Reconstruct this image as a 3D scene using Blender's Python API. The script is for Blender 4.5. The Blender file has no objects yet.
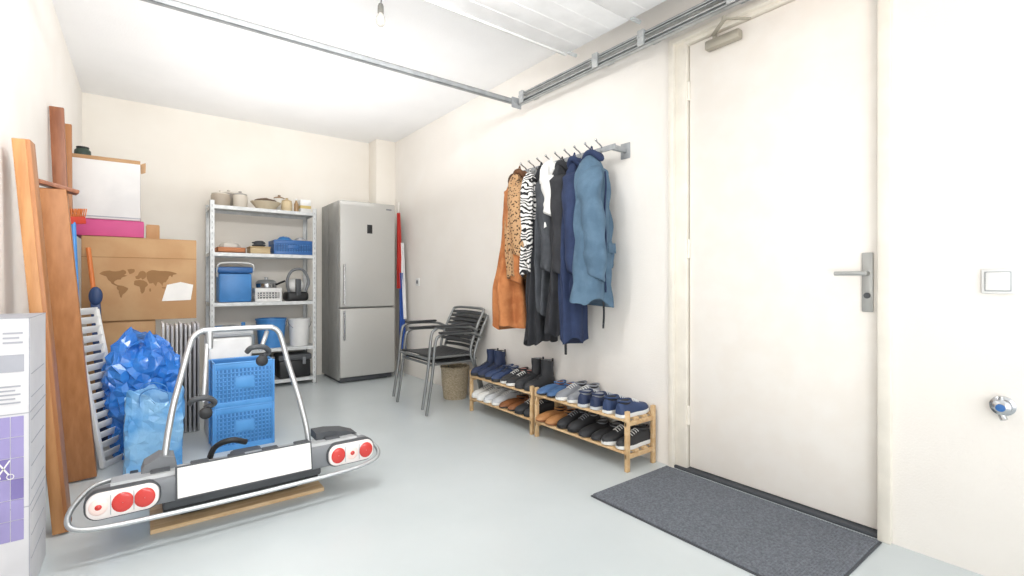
import bpy, bmesh, math, random
from mathutils import Vector, Matrix, noise
random.seed(11)
S=bpy.context.scene; C=S.collection
PI=math.pi
V=Vector
# ---------------------------------------------------------------- materials
def lin(c):
    if isinstance(c,str):
        c=c.lstrip('#'); c=[int(c[i:i+2],16)/255 for i in (0,2,4)]
    return tuple(((x/12.92) if x<=.04045 else ((x+.055)/1.055)**2.4) for x in c)+(1,)
MC={}
def mat(name,c,rough=.5,metal=0,c2=None,scale=8,stretch=(1,1,1),kind='noise',bump=0,bscale=60,lo=.4,hi=.6,coat=0,emit=0,trans=0,detail=4,dist=0):
    if name in MC: return MC[name]
    m=bpy.data.materials.new(name); m.use_nodes=True; nt=m.node_tree; N=nt.nodes; L=nt.links
    b=N['Principled BSDF']; b.inputs['Roughness'].default_value=rough; b.inputs['Metallic'].default_value=metal
    b.inputs['Coat Weight'].default_value=coat; b.inputs['Transmission Weight'].default_value=trans
    tc=N.new('ShaderNodeTexCoord'); mp=N.new('ShaderNodeMapping'); L.new(tc.outputs['Object'],mp.inputs[0]); mp.inputs['Scale'].default_value=stretch
    if c2 is None:
        r=lin(c); c2l=tuple(min(1,x*.93) for x in r[:3])+(1,)
    else: c2l=lin(c2)
    if kind=='noise':
        t=N.new('ShaderNodeTexNoise'); t.inputs['Scale'].default_value=scale; t.inputs['Detail'].default_value=detail; out=t.outputs['Fac']
    elif kind=='wave':
        t=N.new('ShaderNodeTexWave'); t.inputs['Scale'].default_value=scale; t.inputs['Distortion'].default_value=dist; t.inputs['Detail'].default_value=2; out=t.outputs['Fac']
        t.bands_direction='Z'
    else:
        t=N.new('ShaderNodeTexVoronoi'); t.inputs['Scale'].default_value=scale; out=t.outputs['Distance']
    L.new(mp.outputs[0],t.inputs['Vector'])
    cr=N.new('ShaderNodeValToRGB'); cr.color_ramp.elements[0].position=lo; cr.color_ramp.elements[1].position=hi
    cr.color_ramp.elements[0].color=lin(c); cr.color_ramp.elements[1].color=c2l
    L.new(out,cr.inputs[0]); L.new(cr.outputs[0],b.inputs['Base Color'])
    if bump:
        t2=N.new('ShaderNodeTexNoise'); t2.inputs['Scale'].default_value=bscale; t2.inputs['Detail'].default_value=3
        L.new(mp.outputs[0],t2.inputs['Vector'])
        bp=N.new('ShaderNodeBump'); bp.inputs['Strength'].default_value=bump; bp.inputs['Distance'].default_value=.01
        L.new(t2.outputs['Fac'],bp.inputs['Height']); L.new(bp.outputs[0],b.inputs['Normal'])
    MC[name]=m; return m
wallm=mat('wall_paint','#f4f0ea',.85,c2='#f0ebe4',scale=1.5,bump=.12,bscale=140)
backm=mat('back_wall_paint','#f4efe6',.85,c2='#f0eae0',scale=1.5,bump=.12,bscale=140)
ceilm=mat('ceiling_paint','#f9f9f9',.9,c2='#f6f6f6',scale=2,bump=.1,bscale=90)
floorm=mat('floor_coating','#cfd6d8',.28,c2='#c5cdcf',scale=1.6,lo=.3,hi=.7,bump=.03,bscale=12,detail=8)
doorm=mat('door_white','#f8f3ec',.4,c2='#f6f0e8')
framem=mat('door_frame_white','#f0eade',.4)
galv=mat('galvanised','#c8caca',.45,.35,c2='#b6b9ba',scale=20)
galvm=mat('matte_galvanised','#a4a7a9',.6,.1,c2='#989b9d',scale=20)
galvl=mat('light_galvanised','#dadcdc',.45,.25,c2='#cbcece',scale=20)
hole=mat('post_holes','#a6aaac',.6)
chrome=mat('chrome','#c4c6c8',.2,1.0)
alu=mat('aluminium','#c6c9cb',.3,.75)
satin=mat('satin_metal','#b0b1af',.35,.5)
steel=mat('brushed_steel','#bebdb9',.42,.3,c2='#bcbbb7',scale=1)
steel_side=mat('fridge_side_grey','#a0a09d',.5,.05)
black=mat('black_plastic','#1d1e20',.45)
dgrey=mat('dark_grey_plastic','#4a4d51',.5)
mgrey=mat('mid_grey_plastic','#7c7f83',.5)
lgrey=mat('light_grey_plastic','#aeb1b3',.5)
white=mat('white_plastic','#e9e9e7',.4)
rubber=mat('rubber','#4b4e53',.8)
wood=mat('orange_wood','#b0784a',.45,c2='#9c6539',scale=3,stretch=(14,14,.9),kind='noise',lo=.3,hi=.7)
wood_d=mat('dark_orange_wood','#986040',.45,c2='#814c2f',scale=3,stretch=(14,14,.9))
pine=mat('pine_rack','#dabb90',.5,c2='#cba678',scale=4,stretch=(10,1,10))
ply=mat('plywood','#dfc29a',.6,c2='#d2b084',scale=6,stretch=(1,8,8))
card=mat('cardboard','#c19b71',.8,c2='#b88f65',scale=5)
card_d=mat('cardboard_edge','#9c7449',.85)
tape=mat('parcel_tape','#b18657',.3)
cardw=mat('white_cardboard','#e6e4e2',.7,c2='#dcdad9',scale=4)
pink=mat('magenta_card','#cc4f88',.6)
mapink=mat('brown_print','#987148',.8)
paper=mat('paper_label','#f2f0ec',.7)
purple=mat('purple_print','#9b92c2',.6)
purpled=mat('dark_purple_print','#7d72ab',.6)
orangep=mat('orange_print','#e0b48f',.6)
greyp=mat('grey_print','#a3a5ad',.6)
blue=mat('blue_plastic','#4a8dd0',.4,c2='#4385c7')
bluec=mat('bright_blue_crate','#5ba0e0',.4,c2='#5398d8')
blued=mat('dark_blue_plastic','#3069ab',.4)
bagblue=mat('blue_foil_bag','#3a88de',.22,c2='#2a70c8',scale=9,bump=.35,bscale=30,coat=.4)
baglight=mat('light_blue_foil_bag','#8cc0ea',.3,c2='#5a9fdd',scale=7,lo=.42,hi=.6,bump=.35,bscale=30,coat=.3,detail=2)
red=mat('red_lens','#cf3a34',.22,coat=.4)
clear=mat('clear_lens','#eee6e3',.2,coat=.5)
whitel=mat('white_lens','#f6dcd4',.15,coat=.6)
redm=mat('red_plastic','#c8402c',.5)
orm=mat('orange_plastic','#d2773a',.5)
wick=mat('wicker','#d2c3a9',.8,c2='#b3a184',scale=60,stretch=(1,1,3),bump=.8,bscale=80)
matm=mat('door_mat_pile','#656a72',.95,c2='#80858d',scale=110,bump=.6,bscale=200,lo=.35,hi=.65)
glass=mat('bulb_glass','#c9c6be',.1,coat=.6)
# ---------------------------------------------------------------- mesh building
def smooth(pts,n=6,closed=False):
    P=[V(p) for p in pts]; out=[]; k=len(P)
    rng=range(k) if closed else range(k-1)
    for i in rng:
        p1,p2=P[i],P[(i+1)%k]
        p0=P[i-1] if (i>0 or closed) else p1*2-p2
        p3=P[(i+2)%k] if (closed or i+2<k) else p2*2-p1
        for j in range(n):
            t=j/n
            out.append(.5*((2*p1)+(p2-p0)*t+(2*p0-5*p1+4*p2-p3)*t*t+(3*p1-p0-3*p2+p3)*t**3))
    if not closed: out.append(P[-1])
    return out
class MB:
    def __init__(s): s.v=[]; s.f=[]; s.m=[]
    def add(s,vs,fs,mi=0,M=None):
        o=len(s.v)
        for p in vs:
            p=V(p); s.v.append(M@p if M else p)
        for f in fs: s.f.append(tuple(o+i for i in f)); s.m.append(mi)
        return s
    def box(s,x0,x1,y0,y1,z0,z1,b=.003,mi=0,M=None,seg=2):
        x0,x1=sorted((x0,x1)); y0,y1=sorted((y0,y1)); z0,z1=sorted((z0,z1))
        if b<=0:
            vs=[(x,y,z) for x in (x0,x1) for y in (y0,y1) for z in (z0,z1)]
            return s.add(vs,[(0,1,3,2),(4,6,7,5),(0,4,5,1),(2,3,7,6),(0,2,6,4),(1,5,7,3)],mi,M)
        b=min(b,(x1-x0)*.45,(y1-y0)*.45,(z1-z0)*.45)
        bm=bmesh.new(); bmesh.ops.create_cube(bm,size=1)
        for v in bm.verts: v.co=V(((x0+x1)/2+v.co.x*(x1-x0),(y0+y1)/2+v.co.y*(y1-y0),(z0+z1)/2+v.co.z*(z1-z0)))
        bmesh.ops.bevel(bm,geom=list(bm.edges),offset=b,segments=seg,affect='EDGES',profile=.5)
        bm.verts.index_update()
        s.add([v.co.copy() for v in bm.verts],[[v.index for v in f.verts] for f in bm.faces],mi,M); bm.free(); return s
    def pill(s,x0,x1,y0,y1,z0,z1,r,e=.008,slant=0,mi=0):
        r=min(r,(z1-z0)/2-.001); pts=[]
        for cx,cz,a0 in ((x1-r,z1-r,0),(x0+r,z1-r,PI/2),(x0+r,z0+r,PI),(x1-r,z0+r,3*PI/2)):
            for j in range(8):
                a=a0+PI/2*j/7; pts.append((cx+r*math.cos(a),cz+r*math.sin(a)))
        mx,mz=(x0+x1)/2,(z0+z1)/2
        def ring(y,ins): return [V((mx+(px-mx)*(1-2*ins/(x1-x0)),y+slant*(pz-z0),mz+(pz-mz)*(1-2*ins/(z1-z0)))) for px,pz in pts]
        return s.loft([ring(y0,e),ring(y0+e*.3,e*.3),ring(y0+e,0),ring(y1,0)],mi)
    def beam(s,a,b,w,t,side=(0,1,0),bev=.002,mi=0):
        a=V(a); b=V(b); d=b-a; L=d.length; d.normalize(); sd=V(side); sd=(sd-d*sd.dot(d)).normalized(); u=d.cross(sd)
        M=Matrix(((sd.x,u.x,d.x,a.x),(sd.y,u.y,d.y,a.y),(sd.z,u.z,d.z,a.z),(0,0,0,1)))
        return s.box(-w/2,w/2,-t/2,t/2,0,L,bev,mi,M)
    def tube(s,pts,r,seg=10,mi=0,closed=False,cap=True):
        P=[V(p) for p in pts]; n=len(P); rr=r if isinstance(r,(list,tuple)) else [r]*n
        T=[]
        for i in range(n):
            if closed: d=P[(i+1)%n]-P[i-1]
            else: d=P[min(i+1,n-1)]-P[max(i-1,0)]
            T.append(d.normalized())
        u=T[0].orthogonal().normalized(); rings=[]
        for i in range(n):
            u=(u-T[i]*u.dot(T[i])).normalized(); w=T[i].cross(u)
            rings.append([P[i]+(u*math.cos(2*PI*j/seg)+w*math.sin(2*PI*j/seg))*rr[i] for j in range(seg)])
        return s.loft(rings,mi,cap and not closed,closed)
    def loft(s,rings,mi=0,cap=True,closed=False,tri=False):
        n=len(rings); k=len(rings[0]); o=[p for r in rings for p in r]; f=[]
        for i in range(n if closed else n-1):
            a=i*k; b=((i+1)%n)*k
            for j in range(k):
                q=(a+j,a+(j+1)%k,b+(j+1)%k,b+j)
                if tri:
                    if (i+j)%2: f+=[(q[0],q[1],q[2]),(q[0],q[2],q[3])]
                    else: f+=[(q[0],q[1],q[3]),(q[1],q[2],q[3])]
                else: f.append(q)
        if cap: f.append(tuple(reversed(range(k)))); f.append(tuple(range((n-1)*k,n*k)))
        return s.add(o,f,mi)
    def lathe(s,prof,seg=28,c=(0,0,0),mi=0,M=None,cap=False,sx=1,sy=1):
        rings=[[V((c[0]+r*sx*math.cos(2*PI*j/seg),c[1]+r*sy*math.sin(2*PI*j/seg),c[2]+z)) for j in range(seg)] for r,z in prof]
        if M: rings=[[M@p for p in r] for r in rings]
        return s.loft(rings,mi,cap)
    def cyl(s,a,b,r,seg=20,mi=0): return s.tube([a,b],r,seg,mi)
    def prism(s,poly,d,mi=0):
        n=len(poly); P=[V(p) for p in poly]; d=V(d)
        f=[tuple(range(n)),tuple(reversed(range(n,2*n)))]+[(j,(j+1)%n,n+(j+1)%n,n+j) for j in range(n)]
        return s.add(P+[p+d for p in P],f,mi)
    def ell(s,c,r,seg=20,rings=12,mi=0,lump=0):
        pr=[(max(.001,math.sin(PI*i/rings)),-math.cos(PI*i/rings)) for i in range(rings+1)]
        R=[[V((c[0]+a*r[0]*math.cos(2*PI*j/seg),c[1]+a*r[1]*math.sin(2*PI*j/seg),c[2]+z*r[2])) for j in range(seg)] for a,z in pr]
        if lump:
            cc=V(c); R=[[cc+(p-cc)*(1+lump*noise.noise((p-cc)*28+cc)) for p in q] for q in R]
            R=[[V((p.x,p.y,max(p.z,c[2]-r[2]))) for p in q] for q in R]
        return s.loft(R,mi,True)
    def build(s,name,mats,shift=V((0,0,0)),ang=38):
        me=bpy.data.meshes.new(name); me.from_pydata([p-shift for p in s.v],[],s.f)
        for m in (mats if isinstance(mats,(list,tuple)) else [mats]): me.materials.append(m)
        me.polygons.foreach_set('material_index',s.m)
        bm=bmesh.new(); bm.from_mesh(me); bmesh.ops.recalc_face_normals(bm,faces=bm.faces); bm.to_mesh(me); bm.free()
        me.shade_smooth(); me.set_sharp_from_angle(angle=math.radians(ang)); me.update()
        o=bpy.data.objects.new(name,me); C.objects.link(o); return o
def root_of(o):
    while o.parent: o=o.parent
    return o
def part(name,mb,m,parent,label=None,ang=38):
    o=mb.build(name,m,root_of(parent).location.copy(),ang); o.parent=parent
    if label: o['label']=label
    return o
def thing(name,label,cat,loc=(0,0,0),group=None):
    o=bpy.data.objects.new(name,None); C.objects.link(o); o.location=loc; o.empty_display_size=.05
    o['label']=label; o['category']=cat
    if group: o['group']=group
    return o
def single(name,mb,m,label,cat,loc,group=None,ang=38):
    o=mb.build(name,m,V(loc),ang); o.location=loc; o['label']=label; o['category']=cat
    if group: o['group']=group
    return o
def struct(name,mb,m,loc=(0,0,0),parent=None):
    o=mb.build(name,m,V(loc) if not parent else root_of(parent).location.copy())
    if parent: o.parent=parent
    else: o.location=loc; o['kind']='structure'
    return o
def dup(r,loc=None,rz=None,label=None,group=None):
    c=r.copy(); C.objects.link(c)
    if loc is not None: c.location=loc
    if rz is not None: c.rotation_euler=(0,0,rz)
    if label: c['label']=label
    if group: c['group']=group
    def rec(a,b):
        for ch in list(a.children):
            d=ch.copy(); C.objects.link(d); d.parent=b; rec(ch,d)
    rec(r,c); return c
# ---------------------------------------------------------------- dimensions
XL,XR,YB,YF,H=-.42,2.32,5.5,-1.3,2.64
struct('floor',MB().box(XL-.1,XR+.15,YF,YB+.1,-.1,0,0),floorm)
struct('ceiling',MB().box(XL-.1,XR+.15,YF,YB+.1,H,H+.1,0),ceilm)
struct('wall_left',MB().box(XL-.1,XL,YF,YB,0,H,0),wallm)
struct('wall_back',MB().box(XL-.1,XR+.15,YB,YB+.1,0,H,0),backm)
DY0,DY1,DZ=.607,1.598,2.352
w=MB().box(XR,XR+.15,YF,DY0,0,H,0).box(XR,XR+.15,DY1,YB,0,H,0).box(XR,XR+.15,DY0,DY1,DZ,H,0)
struct('wall_right',w,wallm)
struct('trim_1',MB().box(2.09,XR,5.27,YB,0,H,.002),backm)     # corner pier
# door frame
t=MB()
t.box(XR-.016,XR+.1,DY1-.03,DY1,0,DZ,.003).box(XR+.008,XR+.1,1.500,DY1-.029,0,DZ,.002)
t.box(XR-.020,XR+.1,DY0-.010,DY0+.034,0,DZ,.004).box(XR+.008,XR+.1,DY0+.033,.647,0,DZ,.002)
t.box(XR-.016,XR+.1,DY0+.02,DY1-.025,DZ-.03,DZ,.003).box(XR+.008,XR+.1,.640,1.505,2.303,DZ-.029,.002)
struct('trim_2',t,framem)
struct('trim_3',MB().box(XR-.005,XR+.12,DY0+.034,DY1-.03,0,.016,.003),rubber)
d=struct('door_1',MB().box(XR+.026,XR+.066,.652,1.493,.022,2.297,.004),doorm,(XR+.046,1.07,0))
hx=XR+.026
part('handle_plate',MB().box(hx-.009,hx,.664,.704,.898,1.14,.004),satin,d)
hp=MB().cyl((hx-.008,.684,1.055),(hx-.048,.684,1.055),.010).tube(smooth([(hx-.044,.684,1.055),(hx-.049,.70,1.055),(hx-.049,.73,1.055),(hx-.047,.788,1.055)],5),.009,12)
part('lever_handle',hp,satin,d)
part('keyhole',MB().cyl((hx-.0085,.684,.965),(hx-.013,.684,.965),.012),dgrey,d)
clm=mat('champagne_metal','#b3ad9f',.4,.4)
cl=part('door_closer',MB().box(hx-.045,hx,1.20,1.38,2.215,2.262,.008),clm,d)
part('closer_arm',MB().beam((hx-.05,1.33,2.27),(hx-.14,1.22,2.275),.02,.006,(0,1,0)).beam((hx-.14,1.22,2.28),(hx-.03,1.15,2.285),.02,.006,(0,1,0)).cyl((hx-.03,1.33,2.26),(hx-.03,1.33,2.285),.012).cyl((hx-.14,1.22,2.27),(hx-.14,1.22,2.29),.011),clm,cl)
for z in (.3,1.2,2.05):
    part('hinge',MB().cyl((hx-.006,1.495,z-.05),(hx-.006,1.495,z+.05),.008),framem,d)
# light switch, socket, tap
t=thing('light_switch','white square rocker light switch on the right wall beside the door','light switch',(XR,.303,.98))
part('frame',MB().box(XR-.012,XR,.262,.344,.98,1.064,.004),white,t)
part('rim_shadow',MB().box(XR-.0135,XR-.010,.270,.336,.988,1.056,.001),lgrey,t)  # grey ring painted as the shadow line around the rocker
part('rocker',MB().box(XR-.020,XR-.011,.273,.333,.991,1.053,.004),white,t)
t=thing('wall_socket','small white socket plate on the right wall above the grey armchairs','socket',(XR,4.69,.98))
part('frame',MB().box(XR-.01,XR,4.65,4.73,.98,1.06,.003),white,t)
part('socket_well',MB().cyl((XR-.0095,4.69,1.02),(XR-.013,4.69,1.02),.02),mgrey,t)
t=thing('garden_tap','compact round chrome wall tap low on the right wall','tap',(XR,.292,.56))
RM=Matrix.Translation((XR,.292,.60))@Matrix.Rotation(-PI/2,4,'Y')
part('wall_flange',MB().lathe([(.0,.0),(.033,0),(.033,.007),(.024,.012)],32,M=RM),chrome,t)
part('tap_body',MB().lathe([(.024,.010),(.021,.020),(.025,.026),(.025,.044),(.018,.050),(.012,.051),(.001,.051)],28,M=RM).tube(smooth([(XR-.035,.292,.58),(XR-.037,.288,.568),(XR-.040,.284,.560)],4),.010,12).cyl((XR-.035,.292,.62),(XR-.035,.292,.636),.008),chrome,t)
part('tap_handle',MB().lathe([(.013,.050),(.011,.056),(.001,.058)],20,M=RM),blued,t)
# ---------------------------------------------------------------- garage door and tracks
def channel(mb,x,y0,y1,z,w=.035,h=.05):
    mb.box(x-w/2,x+w/2,y0,y1,z-h/2,z-h/2+.004,.001).box(x-w/2,x+w/2,y0,y1,z+h/2-.004,z+h/2,.001).box(x+w/2-.004,x+w/2,y0,y1,z-h/2,z+h/2,.001)
    mb.box(x-w/2,x-w/2+.004,y0,y1,z-h/2,z-h/2+.010,.001).box(x-w/2,x-w/2+.004,y0,y1,z+h/2-.010,z+h/2,.001)
tr=thing('door_track','galvanised double overhead garage door track along the right wall','door track',(2.2,-1.1,2.3))
m=MB(); channel(m,2.2,-1.1,2.80,2.337,.03,.034); part('lower_rail',m,galv,tr)
m=MB(); channel(m,2.2,-1.1,2.74,2.384,.03,.028); part('upper_rail',m,galv,tr)
for y in (2.74,2.02,1.68,1.17,.4):
    m=MB().box(2.165,2.181,y-.020,y+.020,2.320,2.405,.002)
    for dy in (-.012,.012): m.cyl((2.158,y+dy,2.365),(2.167,y+dy,2.365),.006,8)
    m.box(2.175,2.32,y-.015,y+.015,2.400,2.406,.001).box(2.312,2.32,y-.025,y+.025,2.375,2.43,.002)
    part('bracket',m,galv,tr)
tl=thing('door_track','galvanised overhead garage door track along the left wall','door track',(-.33,-1.1,2.3))
m=MB(); channel(m,-.33,-1.1,2.80,2.335); part('lower_rail',m,galv,tl)
for yy in (2.70,.5): part('hanger',MB().box(-.35,-.31,yy,yy+.004,2.35,H,.001),galv,tl)
cb=thing('cross_bar','galvanised cross bar joining the two garage door tracks under the ceiling','bar',(.95,2.80,2.31))
m=MB().box(-.35,2.18,2.80,2.804,2.328,2.361,.001).box(-.35,2.18,2.80,2.83,2.357,2.361,.001).box(-.35,2.18,2.80,2.83,2.328,2.332,.001)
part('channel_bar',m,galvm,cb)
m=MB().box(2.13,2.215,2.79,2.80,2.295,2.37,.001).cyl((2.17,2.78,2.335),(2.17,2.792,2.335),.013); part('end_plate',m,galvm,cb)
gd=thing('garage_door','white sectional garage door rolled open under the ceiling','garage door',(.93,.5,2.42))
panm=mat('white_coated_metal','#fcfcfc',.5)
y=2.2
for i in range(7):
    m=MB(); y1=y; y0=y-.49
    m.box(-.27,2.11,y0+.0015,y1-.0015,2.45,2.485,.002)
    for k in (1,2,3): m.box(-.27,2.11,y0+.1225*k-.0012,y0+.1225*k+.0012,2.4490,2.451,0)
    pn=part('panel',m,panm,gd)
    mh=MB().box(2.09,2.16,y1-.045,y1-.018,2.438,2.449,.003).cyl((2.11,y1-.033,2.436),(2.16,y1-.033,2.436),.006,10)
    part('roller_hinge',mh,galvl,pn)
    y-=.49
part('edge_profile',MB().box(-.27,2.11,2.197,2.212,2.44,2.488,.003),white,gd)
# ceiling bulb
t=thing('ceiling_bulb','bare bulb in white socket hanging from the ceiling on a cord','light bulb',(1.04,2.56,2.45))
part('cord',MB().tube(smooth([(1.04,2.56,H),(1.046,2.56,2.60),(1.04,2.56,2.55)],4),.004,8),mgrey,t)
part('ceiling_cap',MB().lathe([(.001,-.0),(.03,0),(.028,-.012),(.001,-.016)],20,(1.04,2.56,H)),white,t)
part('socket',MB().lathe([(.001,.05),(.012,.05),(.016,.038),(.017,0),(.001,0)],18,(1.04,2.56,2.505)),mat('socket_grey','#8a8882',.5),t)
part('glass_bulb',MB().lathe([(.012,.055),(.014,.048),(.024,.03),(.027,.013),(.023,-.006),(.013,-.017),(.001,-.020)],20,(1.04,2.56,2.452)),glass,t)
# ---------------------------------------------------------------- fridge
fx0,fx1,fy0,fy1=1.55,2.13,4.85,5.47
t=thing('fridge','tall stainless steel fridge freezer between the shelving and the corner','fridge',((fx0+fx1)/2,(fy0+fy1)/2,0))
part('cabinet',MB().box(fx0,fx1,fy0+.06,5.26,.03,1.84,.004).box(fx0,fx1-.045,5.258,fy1,.03,1.838,.003),steel_side,t)
part('feet',MB().box(fx0+.02,fx1-.06,fy0+.08,fy1-.02,.0,.032,.002),dgrey,t)
part('plinth_grille',MB().box(fx0+.02,fx1-.02,fy0+.045,fy0+.062,.012,.055,.002),dgrey,t)
du=part('upper_door',MB().box(fx0,fx1,fy0,fy0+.056,.765,1.84,.012,seg=3),steel,t)
dl=part('lower_door',MB().box(fx0,fx1,fy0,fy0+.056,.06,.752,.012,seg=3),steel,t)
def fh(z0,z1,p):
    x=fx0+.035
    part('door_handle',MB().cyl((x,fy0-.035,z0),(x,fy0-.035,z1),.009,14).cyl((x,fy0-.035,z0+.03),(x,fy0+.002,z0+.03),.007,10).cyl((x,fy0-.035,z1-.03),(x,fy0+.002,z1-.03),.007,10),chrome,p)
fh(.79,1.2,du); fh(.44,.735,dl)
part('control_display',MB().box(fx0+.275,fx0+.33,fy0-.002,fy0+.002,1.52,1.61,.001),black,du)
part('badge',MB().box(fx1-.10,fx1-.04,fy0-.0015,fy0+.001,1.775,1.79,.0005),mgrey,du)
# ---------------------------------------------------------------- flag in the corner
t=thing('furled_flag','red, white and blue flag furled on a pole behind the fridge corner','flag',(2.22,4.86,0))
part('pole',MB().cyl((2.22,4.86,0),(2.245,5.02,1.9),.011,12),mat('pole_white','#e6e2da',.5),t)
def furl(z0,z1,dx,dy,r,m,nm,ph):
    R=[]
    for i in range(25):
        s=i/24; z=z0+(z1-z0)*s; cx=2.22+.025*z/1.9+dx; cy=4.86+.16*z/1.9+dy
        R.append([V((cx+(r*(1-.5*s))*(1+.28*math.sin(5*a+ph+s*3))*math.cos(a),cy+(r*(1-.5*s))*(1+.28*math.sin(5*a+ph+s*3))*math.sin(a),z)) for a in [2*PI*j/30 for j in range(30)]])
    part(nm,MB().loft(R),m,t)
furl(.95,1.78,-.012,-.02,.030,mat('flag_red','#c5352e',.8),'red_stripe',0)
furl(.62,1.45,.014,-.04,.027,mat('flag_white','#efefee',.8),'white_stripe',1)
furl(.30,1.12,-.008,-.04,.032,mat('flag_blue','#27509e',.8),'blue_stripe',2)
# ---------------------------------------------------------------- metal shelving
sx0,sx1,sy0,sy1=.47,1.39,5.09,5.47
t=thing('shelving_unit','light grey perforated metal shelving unit with five shelves beside fridge','shelving',((sx0+sx1)/2,(sy0+sy1)/2,0))
SH=[1.72,1.29,.83,.38,.07]
for x,sgx in ((sx0,1),(sx1,-1)):
    for yy,sgy in ((sy0,1),(sy1,-1)):
        m=MB().box(x,x+sgx*.036,yy,yy+sgy*.003,0,1.76,0).box(x,x+sgx*.003,yy,yy+sgy*.036,0,1.76,0)
        m.box(x-.002,x+sgx*.038,yy-.002*sgy,yy+sgy*.038,0,.008,0,1)
        for k in range(34):
            m.box(x+sgx*.015,x+sgx*.021,yy-sgy*.0006,yy,.05+k*.05,.070+k*.05,0,1)
            m.box(x-sgx*.0006,x,yy+sgy*.015,yy+sgy*.021,.05+k*.05,.070+k*.05,0,1)
        part('post',m,[galvl,hole],t)
for z in SH:
    m=MB().box(sx0+.004,sx1-.004,sy0+.004,sy1-.004,z-.004,z,0)
    m.box(sx0+.004,sx1-.004,sy0+.003,sy0+.006,z-.032,z,0).box(sx0+.004,sx1-.004,sy1-.006,sy1-.003,z-.032,z,0)
    m.box(sx0+.003,sx0+.006,sy0+.004,sy1-.004,z-.032,z,0).box(sx1-.006,sx1-.003,sy0+.004,sy1-.004,z-.032,z,0)
    part('shelf',m,galvl,t)
# ---- helpers for containers
def bucket(x,y,z,r,h,m,label,cat='bucket',handle=True,name='bucket'):
    t=thing(name,label,cat,(x,y,z))
    part('body',MB().lathe([(.001,.002),(r*.8,.002),(r*.8,0),(r*.82,0),(r,h),(r*1.04,h),(r*1.04,h-.015),(r*1.01,h-.015)],32,(x,y,z)).lathe([(.001,.006),(r*.78,.006),(r*.97,h-.002),(r,h)],32,(x,y,z)),m,t)
    if handle:
        part('wire_handle',MB().tube([(x+r*1.03*math.cos(a),y-.02-abs(math.sin(a))*.06,z+h-.03-math.sin(a)*r*.75) for a in [PI*i/16 for i in range(17)]],.003,8),chrome,t)
    return t
def crate(x0,x1,y0,y1,z0,z1,m,label,nx=7,nz=4,name='plastic_crate',solid=False,grp=None,back=None):
    t=thing(name,label,'crate',((x0+x1)/2,(y0+y1)/2,z0),grp)
    b=MB(); th=.006
    b.box(x0,x1,y0,y1,z0,z0+.008,.002)
    if back: part('side_panels',MB().box(x0+.004,x1-.004,y0+.004,y0+.006,z0+.01,z1-.01,0).box(x0+.004,x1-.004,y1-.006,y1-.004,z0+.01,z1-.01,0).box(x0+.004,x0+.006,y0+.004,y1-.004,z0+.01,z1-.01,0).box(x1-.006,x1-.004,y0+.004,y1-.004,z0+.01,z1-.01,0),back,t)
    def wall(p,q):
        p=V(p);q=V(q); d=q-p; L=d.length
        h=z1-z0; n=max(3,int(nx*L/(x1-x0)))
        if solid:
            b.beam((p+q)/2+V((0,0,z0)),(p+q)/2+V((0,0,z1)),L,th,d,.001); return
        b.beam(p+V((0,0,z1-.02)),q+V((0,0,z1-.02)),.04,th*1.4,(0,0,1),.001)
        b.beam(p+V((0,0,z0+.015)),q+V((0,0,z0+.015)),.03,th*1.4,(0,0,1),.001)
        for i in range(n+1):
            c=p+d*(i/n); b.beam(c+V((0,0,z0)),c+V((0,0,z1)),.010 if 0<i<n else .022,th,d,.001)
        for k in range(1,nz):
            z=z0+.03+(h-.07)*k/nz; b.beam(p+V((0,0,z)),q+V((0,0,z)),.008,th,(0,0,1),.001)
        if L>.25: b.beam((p+q)/2+V((-.0,0,z0+h*.40)),(p+q)/2+V((0,0,z0+h*.66)),.10,th*1.5,d,.001)
    wall((x0,y0,0),(x1,y0,0)); wall((x0,y1,0),(x1,y1,0)); wall((x0,y0,0),(x0,y1,0)); wall((x1,y0,0),(x1,y1,0))
    part('basket_body',b,m,t)
    r=MB(); 
    for a,c in (((x0,y0),(x1,y0)),((x1,y0),(x1,y1)),((x1,y1),(x0,y1)),((x0,y1),(x0,y0))):
        r.cyl((a[0],a[1],z1-.004),(c[0],c[1],z1-.004),.006,8)
    part('rim',r,m,t)
    return t
def zs(i): return SH[i]+.001
def potl(x,y,z,r,h,m1,m2,label,cat,name):
    t=thing(name,label,cat,(x,y,z))
    part('body',MB().lathe([(.001,0),(r*.9,0),(r,h*.15),(r,h*.85),(r*.9,h),(r*.85,h),(r*.85,h*.6),(.001,h*.6)],28,(x,y,z)),m1,t)
    part('lid',MB().lathe([(r*.93,h),(r*.93,h+.008),(r*.4,h+.02),(.012,h+.022),(.014,h+.036),(.001,h+.037)],28,(x,y,z)),m2,t)
    return t
def bottle(x,y,z,r,h,m1,m2,label):
    t=thing('bottle',label,'bottle',(x,y,z))
    part('body',MB().lathe([(.001,0),(r*.9,0),(r,h*.06),(r,h*.55),(r*.45,h*.78),(r*.4,h*.86),(.001,h*.86)],22,(x,y,z)),m1,t)
    part('cap',MB().lathe([(r*.5,h*.86),(r*.5,h),(.001,h)],18,(x,y,z)),m2,t)
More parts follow.
